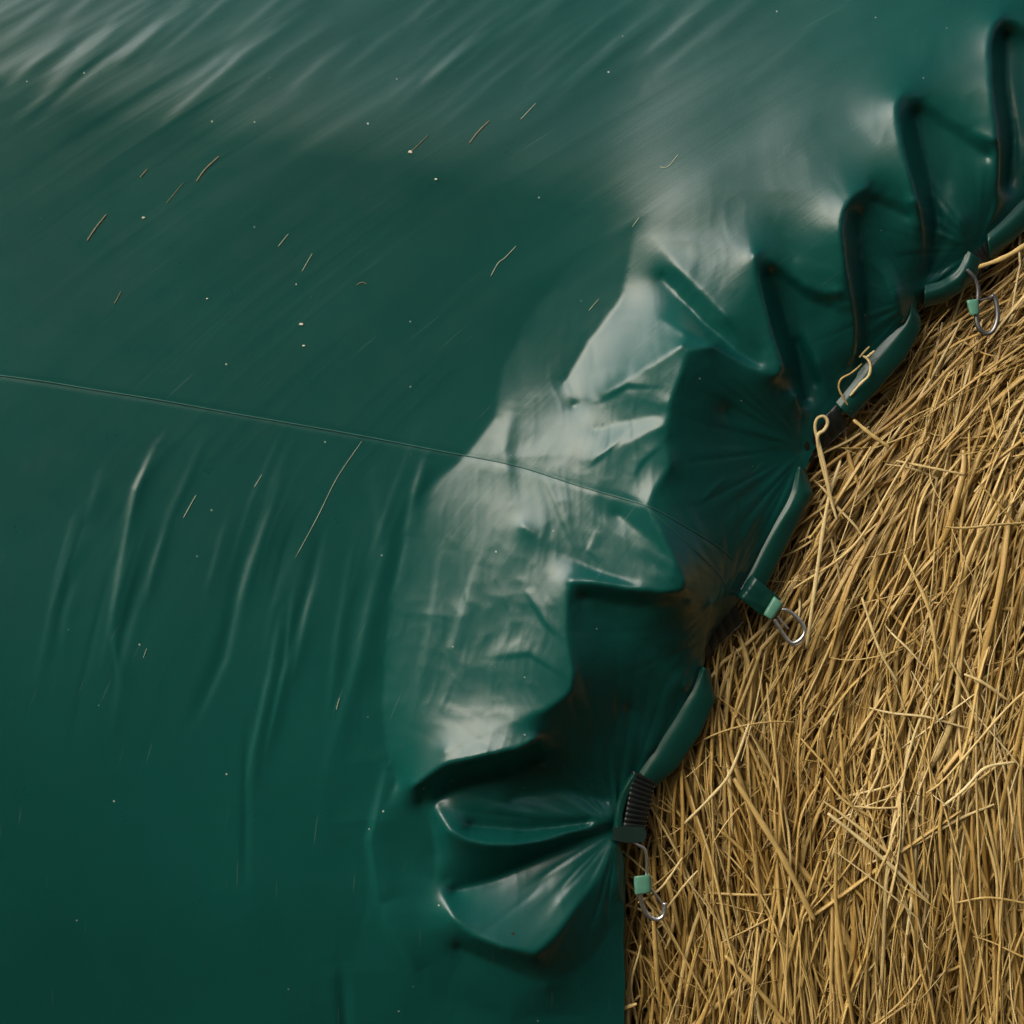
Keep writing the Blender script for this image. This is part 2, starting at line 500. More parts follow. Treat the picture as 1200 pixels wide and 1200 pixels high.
def vinyl(name, col=GREEN, rough=0.29, streaks=True, dust=True):
    m, nt, b, N, L = new_mat(name)
    tc = N.new('ShaderNodeTexCoord')
    obj = tc.outputs['Object']
    big = noise_node(N, L, obj, 3.0, 4)
    tone = ramp(N, L, big.outputs['Fac'], [(0.3, tuple(c * 0.88 for c in col)), (0.7, tuple(c * 1.12 for c in col))])
    color = tone.outputs['Color']
    rg = noise_node(N, L, obj, 26, 5)
    rr = N.new('ShaderNodeMapRange')
    rr.inputs['To Min'].default_value = rough - 0.05
    rr.inputs['To Max'].default_value = rough + 0.06
    L.new(rg.outputs['Fac'], rr.inputs['Value'])
    L.new(rr.outputs['Result'], b.inputs['Roughness'])
    if dust:
        # fine chaff dust and tiny scuffs stuck to the film
        vo = N.new('ShaderNodeTexVoronoi')
        vo.inputs['Scale'].default_value = 60
        L.new(obj, vo.inputs['Vector'])
        dot = N.new('ShaderNodeMath'); dot.operation = 'LESS_THAN'; dot.inputs[1].default_value = 0.075
        L.new(vo.outputs['Distance'], dot.inputs[0])
        sep = N.new('ShaderNodeSeparateColor')
        L.new(vo.outputs['Color'], sep.inputs['Color'])
        keep = N.new('ShaderNodeMath'); keep.operation = 'GREATER_THAN'; keep.inputs[1].default_value = 0.90
        L.new(sep.outputs['Red'], keep.inputs[0])
        mul = N.new('ShaderNodeMath'); mul.operation = 'MULTIPLY'
        L.new(dot.outputs[0], mul.inputs[0]); L.new(keep.outputs[0], mul.inputs[1])
        amt = N.new('ShaderNodeMath'); amt.operation = 'MULTIPLY'
        L.new(mul.outputs[0], amt.inputs[0]); L.new(sep.outputs['Green'], amt.inputs[1])
        mix = N.new('ShaderNodeMix'); mix.data_type = 'RGBA'
        L.new(amt.outputs[0], mix.inputs['Factor']); L.new(color, mix.inputs['A'])
        mix.inputs['B'].default_value = (0.30, 0.34, 0.28, 1)
        color = mix.outputs['Result']
    if streaks:
        uv = N.new('ShaderNodeUVMap'); uv.uv_map = 'stretch'
        mp = N.new('ShaderNodeMapping')
        mp.inputs['Scale'].default_value = (120, 5, 1)
        L.new(uv.outputs['UV'], mp.inputs['Vector'])
        sn = noise_node(N, L, mp.outputs['Vector'], 1.0, 4, 0.6)
        # hairline scuffs along the stretch direction
        mp2 = N.new('ShaderNodeMapping')
        mp2.inputs['Scale'].default_value = (260, 14, 1)
        L.new(uv.outputs['UV'], mp2.inputs['Vector'])
        s2 = noise_node(N, L, mp2.outputs['Vector'], 1.0, 1, 0.4)
        sc = ramp(N, L, s2.outputs['Fac'], [(0.74, (0, 0, 0)), (0.80, (1, 1, 1))])
        sm = N.new('ShaderNodeMath'); sm.operation = 'MULTIPLY'; sm.inputs[1].default_value = 0.10
        L.new(sc.outputs['Color'], sm.inputs[0])
        mix2 = N.new('ShaderNodeMix'); mix2.data_type = 'RGBA'
        L.new(sm.outputs[0], mix2.inputs['Factor']); L.new(color, mix2.inputs['A'])
        mix2.inputs['B'].default_value = (0.22, 0.27, 0.23, 1)
        color = mix2.outputs['Result']
        bp0 = N.new('ShaderNodeBump'); bp0.inputs['Strength'].default_value = 0.03; bp0.inputs['Distance'].default_value = 0.004
        L.new(sn.outputs['Fac'], bp0.inputs['Height'])
    fine = noise_node(N, L, obj, 420, 3)
    bp = N.new('ShaderNodeBump'); bp.inputs['Strength'].default_value = 0.03; bp.inputs['Distance'].default_value = 0.002
    L.new(fine.outputs['Fac'], bp.inputs['Height'])
    if streaks:
        L.new(bp0.outputs['Normal'], bp.inputs['Normal'])
    L.new(bp.outputs['Normal'], b.inputs['Normal'])
    L.new(color, b.inputs['Base Color'])
    b.inputs['IOR'].default_value = 1.5
    b.inputs['Specular IOR Level'].default_value = 0.40
    return m


def plain(name, col, rough=0.5, metal=0.0, var=0.15, scale=60, spec=0.5):
    m, nt, b, N, L = new_mat(name)
    tc = N.new('ShaderNodeTexCoord')
    n = noise_node(N, L, tc.outputs['Object'], scale, 4)
    r = ramp(N, L, n.outputs['Fac'], [(0.3, tuple(c * (1 - var) for c in col)), (0.7, tuple(c * (1 + var) for c in col))])
    L.new(r.outputs['Color'], b.inputs['Base Color'])
    b.inputs['Roughness'].default_value = rough
    b.inputs['Metallic'].default_value = metal
    b.inputs['Specular IOR Level'].default_value = spec
    bp = N.new('ShaderNodeBump'); bp.inputs['Strength'].default_value = 0.15; bp.inputs['Distance'].default_value = 0.001
    L.new(n.outputs['Fac'], bp.inputs['Height']); L.new(bp.outputs['Normal'], b.inputs['Normal'])
    return m


def straw_mat(name):
    m, nt, b, N, L = new_mat(name)
    at = N.new('ShaderNodeAttribute'); at.attribute_name = 'tint'
    sep = N.new('ShaderNodeSeparateColor')
    L.new(at.outputs['Color'], sep.inputs['Color'])
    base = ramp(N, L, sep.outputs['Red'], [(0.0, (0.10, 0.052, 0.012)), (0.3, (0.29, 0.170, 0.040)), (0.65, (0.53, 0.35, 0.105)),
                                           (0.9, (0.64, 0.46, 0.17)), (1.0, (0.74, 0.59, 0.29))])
    uv = N.new('ShaderNodeUVMap'); uv.uv_map = 'along'
    mp = N.new('ShaderNodeMapping'); mp.inputs['Scale'].default_value = (9, 1.2, 1)
    L.new(uv.outputs['UV'], mp.inputs['Vector'])
    n = noise_node(N, L, mp.outputs['Vector'], 3.0, 4, 0.6)
    r = ramp(N, L, n.outputs['Fac'], [(0.28, (0.62, 0.56, 0.48)), (0.6, (1.0, 1.0, 1.0)), (0.8, (1.12, 1.12, 1.08))])
    mx = N.new('ShaderNodeMix'); mx.data_type = 'RGBA'; mx.blend_type = 'MULTIPLY'; mx.inputs['Factor'].default_value = 1
    L.new(base.outputs['Color'], mx.inputs['A']); L.new(r.outputs['Color'], mx.inputs['B'])
    L.new(mx.outputs['Result'], b.inputs['Base Color'])
    b.inputs['Roughness'].default_value = 0.36
    b.inputs['Specular IOR Level'].default_value = 0.45
    bp = N.new('ShaderNodeBump'); bp.inputs['Strength'].default_value = 0.35; bp.inputs['Distance'].default_value = 0.001
    L.new(n.outputs['Fac'], bp.inputs['Height']); L.new(bp.outputs['Normal'], b.inputs['Normal'])
    return m


M_SHEET = vinyl('green_film')
M_HEM = vinyl('green_hem_film', (0.0030, 0.046, 0.034), 0.34, streaks=False, dust=False)
M_SEAM = plain('seam_thread', (0.012, 0.075, 0.058), 0.5)
M_STITCH = plain('stitch_thread', (0.05, 0.16, 0.13), 0.6)
M_BLACK = plain('black_elastic', (0.006, 0.008, 0.007), 0.45)
M_PLATE = plain('dark_plate', (0.010, 0.026, 0.022), 0.38)
M_STEEL = plain('steel_wire', (0.72, 0.71, 0.68), 0.36, 1.0, 0.12, 90)
M_DULL = plain('dull_grey_wire', (0.24, 0.235, 0.23), 0.45, 1.0, 0.2, 90)
M_MINT = plain('mint_green_plastic', (0.085, 0.235, 0.160), 0.42, 0.0, 0.10, 120)
M_STRAW = straw_mat('straw')
M_CORE = plain('packed_straw_core', (0.045, 0.022, 0.007), 0.9, 0, 0.5, 90, 0.1)  # shade of the gaps between stalks put into the core's colour; also one crumb
M_BIT = plain('dusty_straw_bit', (0.115, 0.11, 0.062), 0.7)
M_PALEBIT = plain('pale_straw_bit', (0.25, 0.29, 0.20), 0.7)
M_FLAKE = plain('pale_chaff', (0.55, 0.50, 0.38), 0.7)

# ------------------------------------------------------------------ tarpaulin
tarp_at = world(500, 700, -40)
tarp = empty('tarpaulin', tarp_at)
tag(tarp, 'large glossy dark green tarpaulin over the straw bale, gathered in deep pleats along its hem', 'tarpaulin')

rows = np.concatenate([np.arange(-700, -100, 12), np.arange(-100, 1300, 2.2), np.arange(1300, 1800, 14)])
NC = 560
t = np.linspace(0, 1, NC)
# spacing: coarse far left, fine towards the hem
tt = np.concatenate([np.linspace(-700, -20, 50, endpoint=False), np.zeros(NC - 50)])
GX = np.zeros((len(rows), NC))
s = np.linspace(0, 1, NC - 50)
s = s + 0.24 * s * (1 - s)
for i, y in enumerate(rows):
    GX[i, :50] = tt[:50]
    GX[i, 50:] = -20 + (edge_x(y) + 20) * s
GY = np.repeat(rows[:, None], NC, 1)
GZ = sheet_z(GX, GY)
V = world(GX, GY, GZ).reshape(-1, 3)
nr = len(rows)
idx = np.arange(nr * NC).reshape(nr, NC)
Fq = np.stack([idx[:-1, :-1], idx[1:, :-1], idx[1:, 1:], idx[:-1, 1:]], -1).reshape(-1, 4)
sheet = link_mesh('sheet', V, Fq, M_SHEET, tarp)
uvl = sheet.data.uv_layers.new(name='stretch')
cu = np.stack([streak_c(GX, GY) / 1000, GY / 1000], -1).reshape(-1, 2)
uvl.data.foreach_set('uv', cu[Fq.ravel()].astype(np.float32).ravel())


def even_line(pts, n):
    p = np.asarray(pts, float)
    q = np.r_[0, np.cumsum(np.linalg.norm(np.diff(p, axis=0), axis=1))]
    u = np.linspace(0, q[-1], n)
    return np.stack([np.interp(u, q, p[:, k]) for k in (0, 1)], -1)


def band(inner, outer, z_in, z_out, n=70, m=14, bulge=2.5, thick=3.5, lip=1.2):
    """a folded strip lofted between two lines on the flank, with a rolled upper lip and a back"""
    a, b = smooth_line(inner, n), even_line(outer, n)
    prof = []
    for j in range(m + 1):
        q = j / m
        prof.append((q, z_in + (z_out - z_in) * max(0, (q - 0.3) / 0.7) ** 1.8 - (0.9 + bulge) * max(0, 1 - q / 0.34) ** 1.3 * 1.6
                     + lip * math.exp(-(q / 0.06) ** 2)))
    back = [(q, z - thick - 2.0 * math.sin(math.pi * q)) for q, z in prof[::-1]]
    prof = prof + back
    K = len(prof)
    u = np.linspace(0, 1, n)
    VV = []
    for q, z in prof:
        X = a[:, 0] + (b[:, 0] - a[:, 0]) * q
        Y = a[:, 1] + (b[:, 1] - a[:, 1]) * q
        wob = 1.6 * (vnoise(u * 5, np.full(n, q * 2), 31 + int(inner[0][0])) - 0.5)
        VV.append(world(X, Y, z + macro(X, Y) + wob))
    VV = np.stack(VV, 1)
    F = []
    for i in range(n - 1):
        for k in range(K):
            k2 = (k + 1) % K
            F.append((i * K + k, i * K + k2, (i + 1) * K + k2, (i + 1) * K + k))
    F.append(tuple(range(K))[::-1]); F.append(tuple((n - 1) * K + k for k in range(K)))
    return VV.reshape(-1, 3), F


def stitches(line, z, gap=5.5, length=3.4, r=0.55):
    L = smooth_line(line, 200)
    seg = np.linalg.norm(np.diff(L, axis=0), axis=1).sum()
    n = int(seg / gap)
    P = smooth_line(line, n * 8)
    parts = []
    for k in range(n):
        q = P[k * 8:k * 8 + 5]
        if len(q) < 5:
            break
        zz = z + macro(q[:, 0], q[:, 1]) + np.array([-0.6, 0.3, 0.6, 0.3, -0.6])
        parts.append(tube(world(q[:, 0], q[:, 1], zz), r / 1000, 5))
    return join(parts)


HEMS = [
    ([(748, 906), (768, 870), (790, 836), (810, 803), (822, 781)], [(764, 926), (792, 902), (820, 862), (838, 822), (832, 784)], -19, -29),
    ([(860, 690), (874, 668), (890, 637), (906, 610), (922, 583), (934, 546)], [(884, 700), (898, 688), (916, 652), (936, 612), (953, 578), (944, 549)], -19, -29),
    ([(978, 472), (1004, 437), (1022, 413), (1042, 392), (1060, 371), (1066, 352)], [(998, 491), (1030, 456), (1062, 419), (1079, 386), (1079, 372), (1072, 356)], -19, -29),
    ([(1084, 334), (1104, 328), (1120, 317), (1128, 304), (1132, 292)], [(1083, 361), (1108, 354), (1130, 340), (1146, 322), (1152, 306)], -17, -29),
    ([(1156, 272), (1180, 250), (1204, 226), (1250, 182), (1330, 112)], [(1160, 303), (1188, 282), (1216, 256), (1270, 206), (1350, 132)], -17, -29),
]
for inner, outer, zi, zo in HEMS:
    v, f = band(inner, outer, zi, zo)
    hem = link_mesh('hem', v, f, M_HEM, tarp)
    a, b = smooth_line(inner, 40), smooth_line(outer, 40)
    ln = (a + (b - a) * 0.12)[2:-2]
    sv, sf = stitches(ln, zi - 2.3)
    link_mesh('stitching', sv, sf, M_STITCH, hem)
# the straight lower run of hem
v, f = band([(724, 1000), (726, 1100), (725, 1250), (725, 1700)], [(733, 1000), (733.5, 1100), (733, 1250), (733, 1700)], -28, -40, n=120, m=6, bulge=2, lip=1)
link_mesh('hem', v, f, M_HEM, tarp)

# black elastic gathers
def elastic(corners, z, ribs, name='elastic_gather', amp=2.2, mat=M_BLACK):
    """corners: near-hem a->b (start side) to c->d (end side); ribs run from ab to cd"""
    a, b, c, d = [np.array(q, float) for q in corners]
    n, m = ribs * 8, 12
    VV = []
    for i in range(n + 1):
        u = i / n
        p, q = a + (d - a) * u, b + (c - b) * u
        w = np.linspace(0, 1, m)
        pt = p + (q - p) * w[:, None]
        rz = amp * abs(math.sin(math.pi * ribs * u)) ** 0.7
        zz = z + rz * np.sin(np.pi * np.clip(w, 0.02, 1)) ** 0.3 - 12 * w ** 2 + macro(pt[:, 0], pt[:, 1])
        VV.append(world(pt[:, 0], pt[:, 1], zz))
    top = np.stack(VV)
    bot = top - np.array(AZ) * 0.006
    V = np.concatenate([top.reshape(-1, 3), bot.reshape(-1, 3)])
    o = (n + 1) * m
    F = []
    for i in range(n):
        for j in range(m - 1):
            p, q, r, s_ = i * m + j, i * m + j + 1, (i + 1) * m + j + 1, (i + 1) * m + j
            F.append((p, q, r, s_)); F.append((p + o, s_ + o, r + o, q + o))
        for j in (0, m - 1):
            F.append((i * m + j, (i + 1) * m + j, (i + 1) * m + j + o, i * m + j + o))
    for i in (0, n):
        for j in range(m - 1):
            F.append((i * m + j, i * m + j + o, i * m + j + 1 + o, i * m + j + 1))
    return link_mesh(name, V, F, mat, tarp)


elastic([(742, 903), (768, 916), (756, 972), (730, 970)], -14, 11)
elastic([(818, 745), (824, 774), (872, 728), (860, 700)], -26, 5)
elastic([(938, 515), (946, 544), (994, 500), (980, 474)], -24, 5)
elastic([(1062, 340), (1072, 368), (1090, 352), (1084, 330)], -24, 4)
elastic([(1126, 300), (1142, 330), (1166, 304), (1154, 276)], -24, 5)


def slab(outline, z, thick, tilt=(0, 0), bev=1.2):
    """bevelled plate from an outline on the flank"""
    p = np.array(outline, float)
    c = p.mean(0)
    rings = []
    for k, zz in ((1.0 - bev * 0.03, z), (1.0, z - bev), (1.0, z - thick), (0.97, z - thick)):
        q = c + (p - c) * k
        rings.append(world(q[:, 0], q[:, 1], zz + macro(q[:, 0], q[:, 1]) + tilt[0] * (q[:, 0] - c[0]) + tilt[1] * (q[:, 1] - c[1])))
    n = len(p)
    F = [tuple(range(n))[::-1]]
    for i in range(3):
        for k in range(n):
            k2 = (k + 1) % n
            F.append((i * n + k, i * n + k2, (i + 1) * n + k2, (i + 1) * n + k))
    F.append(tuple(3 * n + k for k in range(n)))
    return np.vstack(rings), F


def slab_part(name, outline, z, thick, mat, parent, tilt=(0, 0)):
    v, f = slab(outline, z, thick, tilt)
    return link_mesh(name, v, f, mat, parent, smooth=False)


# frame and end plate of the lowest gather
v, f = band([(742, 902), (728, 925), (721, 950), (717, 984)], [(747, 912), (736, 932), (730, 955), (729, 986)], -12, -14, n=40, m=8, bulge=4)
link_mesh('buckle_frame', v, f, M_HEM, tarp)
plate = slab_part('buckle_plate', [(718, 970), (730, 968), (756, 969), (758, 978), (755, 987), (735, 988), (718, 985)], -8, 12, M_PLATE, tarp, (-0.1, 0))
rv, rf = tube(world(np.array([733, 734.]), np.array([973, 973.]), np.array([-6.4, -5.2]) + macro(733, 973)), [0.0016, 0.0009], 8, up=AX)
link_mesh('rivet', rv, rf, M_STEEL, plate)

# pull strap at the middle fastening
v, f = band([(857, 693), (866, 679), (873, 667)], [(893, 722), (904, 713), (915, 702)], -12, -24, n=30, m=26, bulge=11, thick=3.5, lip=0.5)
strap = link_mesh('strap', v, f, M_HEM, tarp)
sv, sf = stitches([(874, 672), (884, 678), (895, 688), (903, 697)], -11.0, 5, 3.2)
link_mesh('stitching', sv, sf, M_STITCH, strap)

# seam across the sheet
sl = smooth_line(SEAM, 900)
sz = sheet_z(sl[:, 0], sl[:, 1])
v, f = tube(world(sl[:, 0], sl[:, 1] + 0.5 * np.sin(sl[:, 0] / 37), sz + 0.35), 0.0009, 7)
link_mesh('seam', v, f, M_SEAM, tarp)
s2 = smooth_line([(757, 593), (800, 632), (838, 668), (852, 690)], 150)
v, f = tube(world(s2[:, 0], s2[:, 1], sheet_z(s2[:, 0], s2[:, 1]) - 0.1), 0.0008, 6)
link_mesh('seam', v, f, M_SEAM, tarp)

# ------------------------------------------------------------------ straw bale
bale_at = world(1000, 800, -400)
bale = empty('straw_bale', bale_at)
tag(bale, 'golden straw bale of packed long dry stalks, bare beside the tarpaulin hem', 'straw bale')
bx = np.linspace(-690, 1900, 190)
by = np.linspace(-690, 1780, 190)
BX, BY = np.meshgrid(bx, by)
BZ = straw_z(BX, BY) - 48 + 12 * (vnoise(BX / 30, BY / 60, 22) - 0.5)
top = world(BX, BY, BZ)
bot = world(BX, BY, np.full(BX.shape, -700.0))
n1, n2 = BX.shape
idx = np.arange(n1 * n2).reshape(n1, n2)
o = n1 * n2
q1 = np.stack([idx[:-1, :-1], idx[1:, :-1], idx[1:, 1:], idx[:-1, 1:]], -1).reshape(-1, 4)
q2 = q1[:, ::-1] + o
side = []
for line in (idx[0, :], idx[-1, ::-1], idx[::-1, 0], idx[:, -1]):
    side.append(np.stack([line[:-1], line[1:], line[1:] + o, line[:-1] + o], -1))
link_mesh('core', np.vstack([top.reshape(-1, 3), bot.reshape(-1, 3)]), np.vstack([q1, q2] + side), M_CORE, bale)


def hem_out(y):
    return edge_x(y) + 12


def field_angle(X, Y):
    """lie of the stalks, degrees anticlockwise from X to the right"""
    a = 50 + 32 * sstep(380, 820, Y) + 10 * sstep(900, 1150, Y)
    a = a - 16 * sstep(950, 1200, X) * sstep(800, 400, Y)
    return a + 34 * (vnoise(X / 150, Y / 210, 40) - 0.5) + 16 * (vnoise(X / 50, Y / 90, 41) - 0.5)


def make_stalks(X, Y, ang, length, width, z, tint, K=11, sides=5, bend=0.12, flat=0.55, rng=RNG, kink=0.0):
    n = len(X)
    t = np.linspace(-0.5, 0.5, K)[None, :]
    a = np.radians(ang)[:, None]
    cu = rng.normal(0, bend, n)[:, None]
    cv = rng.normal(0, bend * 0.5, n)[:, None]
    turn = a + cu * 4 * t + cv * np.sin(t * 9 + rng.random(n)[:, None] * 6)
    if kink:
        has = (rng.random(n) < kink)[:, None]
        at = rng.uniform(-0.35, 0.35, n)[:, None]
        turn = turn + has * (t > at) * rng.normal(0, 0.5, n)[:, None]
    ds = (length / (K - 1))[:, None]
    px = np.cumsum(np.cos(turn) * ds, 1)
    py = np.cumsum(-np.sin(turn) * ds, 1)
    PX = X[:, None] + px - px.mean(1, keepdims=True)
    PY = Y[:, None] + py - py.mean(1, keepdims=True)
    PZ = z[:, None] + straw_z(PX, PY) + rng.normal(0, 7, n)[:, None] * t * 2 - rng.uniform(0, 14, n)[:, None] * (4 * t * t)
    P = world(PX, PY, PZ)
    T = np.gradient(P, axis=1)
    T /= np.linalg.norm(T, axis=2, keepdims=True) + 1e-12
    up = np.array(AZ)[None, None] + rng.normal(0, 0.5, (n, 1, 3))
    S = np.cross(T, np.broadcast_to(up, T.shape))
    S /= np.linalg.norm(S, axis=2, keepdims=True) + 1e-9
    U = np.cross(S, T)
    th = 2 * np.pi * np.arange(sides) / sides
    taper = (0.55 + 0.45 * np.sin(np.pi * (t + 0.5)) ** 0.5) * np.ones((n, 1))
    w = (width / 2000)[:, None] * taper
    fl = rng.uniform(0.14, 0.5, (n, 1))
    V = P[:, :, None] + (S[:, :, None] * np.cos(th)[None, None, :, None] + U[:, :, None] * (np.sin(th)[None, :] * fl)[:, None, :, None]) * w[:, :, None, None]
    base = (np.arange(n) * K * sides)[:, None, None]
    i = np.arange(K - 1)[None, :, None]
    k = np.arange(sides)[None, None, :]
    k2 = (k + 1) % sides
    F = np.stack([base + i * sides + k, base + i * sides + k2, base + (i + 1) * sides + k2, base + (i + 1) * sides + k], -1).reshape(-1, 4)
    uvu = np.broadcast_to(k / sides, (n, K, sides)) + rng.random((n, 1, 1)) * 40
    uvv = np.broadcast_to(((t + 0.5) * (length / 40)[:, None])[:, :, None], (n, K, sides))
    uv = np.stack([uvu, uvv], -1).reshape(-1, 2)
    tn = np.broadcast_to(tint[:, None, None], (n, K, sides)).reshape(-1)
    return V.reshape(-1, 3), F, uv, tn


def link_stalks(name, data, parent=None, origin=None):
    V, F, uv, tn = data
    ob = link_mesh(name, V, F, M_STRAW, parent, origin)
    l = ob.data.uv_layers.new(name='along')
    l.data.foreach_set('uv', uv[F.ravel()].astype(np.float32).ravel())
    at = ob.data.color_attributes.new('tint', 'FLOAT_COLOR', 'POINT')
    c = np.stack([tn, tn, tn, np.ones_like(tn)], -1)
    at.data.foreach_set('color', c.astype(np.float32).ravel())
    return ob


def scatter(n, rng):
    X, Y = [], []
    while len(X) < n:
        x = rng.uniform(700, 1560, 4000)
        y = rng.uniform(-60, 1520, 4000)
        ok = (x > edge_x(y) - 40)
        X += x[ok].tolist(); Y += y[ok].tolist()
    return np.array(X[:n]), np.array(Y[:n])


def layer(n, zlo, zhi, wlo, whi, llo, lhi, tlo, thi, spread, cross, rng):
    X, Y = scatter(n, rng)
    ang = field_angle(X, Y) + rng.normal(0, spread, n)
    cr = rng.random(n) < cross
    ang = np.where(cr, ang + rng.uniform(-75, 75, n), ang)
    length = rng.uniform(llo, lhi, n) * np.where(cr, 0.6, 1)
    # keep stalks clear of the hem: those close to it stay low and short
    dist = X - hem_out(Y)
    ca = np.radians(ang)
    across = X * np.sin(ca) + Y * np.cos(ca)
    bundle = vnoise(across / 26, (X * np.cos(ca) - Y * np.sin(ca)) / 240, 45) - 0.5
    z = rng.uniform(zlo, zhi, n) + np.where(dist < 25, -10, 0) + 38 * bundle
    for hx, hy in ((765, 1035), (920, 728), (1152, 355)):
        z = z - 26 * np.exp(-((X - hx) ** 2 + ((Y - hy) * 0.6) ** 2) / 75 ** 2)
    length = np.where(dist < 40, np.minimum(length, 130), length)
    width = rng.uniform(wlo, whi, n) ** 1.0
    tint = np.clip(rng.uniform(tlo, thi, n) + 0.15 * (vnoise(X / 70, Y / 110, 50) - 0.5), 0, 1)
    return X, Y, ang, length, width, z, tint


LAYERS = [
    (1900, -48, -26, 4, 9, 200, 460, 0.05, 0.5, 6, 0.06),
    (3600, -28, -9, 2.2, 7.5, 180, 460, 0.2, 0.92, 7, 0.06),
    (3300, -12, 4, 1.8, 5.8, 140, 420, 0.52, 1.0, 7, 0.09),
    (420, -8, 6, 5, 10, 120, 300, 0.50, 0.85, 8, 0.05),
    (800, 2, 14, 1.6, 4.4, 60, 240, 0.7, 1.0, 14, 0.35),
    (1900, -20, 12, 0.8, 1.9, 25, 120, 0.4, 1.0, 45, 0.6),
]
chunks, off = [], 0
for a in LAYERS:
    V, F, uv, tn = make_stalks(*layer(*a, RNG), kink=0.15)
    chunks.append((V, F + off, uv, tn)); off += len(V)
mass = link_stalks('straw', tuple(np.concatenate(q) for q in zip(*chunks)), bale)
mass['kind'] = 'stuff'


# ------------------------------------------------------------------ single stalks and debris
def single(name, pts, width, label, cat='straw stalk', group=None, tint=0.85, flat=0.6, n=40, sides=7, rel='straw', mat=None):
    """pts: (X, Y, lift) where lift is above the straw or the sheet"""
    L = smooth_line(pts, n)
    if rel == 'straw':
        z = STRAW_TOP + macro(L[:, 0], L[:, 1]) + L[:, 2]
    else:
        z = sheet_z(np.minimum(L[:, 0], edge_x(L[:, 1]) - 1), L[:, 1]) + L[:, 2]
    P = world(L[:, 0], L[:, 1], z)
    u = np.linspace(0, 1, n)
    r = width / 2000 * (0.6 + 0.4 * np.sin(np.pi * u) ** 0.4) * (1 + 0.12 * np.sin(u * 23))
    V, F = tube(P, r, sides, flat)
    ob = link_mesh(name, V, F, mat or M_STRAW, None, P.mean(0))
    if mat is None:
        l = ob.data.uv_layers.new(name='along')
        vi = np.array([lp.vertex_index for lp in ob.data.loops])
        l.data.foreach_set('uv', np.stack([(vi % sides) / sides + len(ob.name), (vi // sides) / n * 3], -1).astype(np.float32).ravel())
        at = ob.data.color_attributes.new('tint', 'FLOAT_COLOR', 'POINT')
        at.data.foreach_set('color', np.tile(np.array([tint, tint, tint, 1], np.float32), len(V)))
    tag(ob, label, cat, group)
    return ob


single('straw_stalk', [(981, 610, 18), (974, 585, 22), (967, 548, 30), (958, 515, 34), (955, 500, 36), (958, 490, 37), (966, 488, 37), (970, 495, 36), (966, 504, 35), (958, 512, 36), (962, 540, 30), (970, 570, 24), (973, 596, 16)], 4.2,
       'pale straw stalk curled into a small loop over the dark gather', tint=0.98, n=90)
single('straw_stalk', [(996, 464, 30), (1008, 450, 34), (1018, 440, 35), (1020, 428, 36), (1016, 420, 36), (1011, 417, 35)], 3.4,
       'curved pale straw stalk caught on the green hem, beside a forked tip', tint=1.0)
single('straw_stalk', [(1014, 420, 36), (1019, 416, 37), (1025, 411, 38)], 3.2, 'short stub of straw forking off a curved stalk on the hem', tint=1.0, n=14)
single('straw_stalk', [(1007, 419, 36), (1012, 413, 37), (1019, 406, 38)], 2.6, 'thinnest straw tip standing up from the green hem', tint=0.95, n=14)
single('straw_stalk', [(998, 482, 24), (990, 469, 30), (984, 458, 33), (983, 450, 34), (987, 443, 35), (996, 438, 35), (1004, 432, 34), (1010, 426, 32)], 2.4,
       'thin brown straw bent in a hook on the upper hem', tint=0.75)
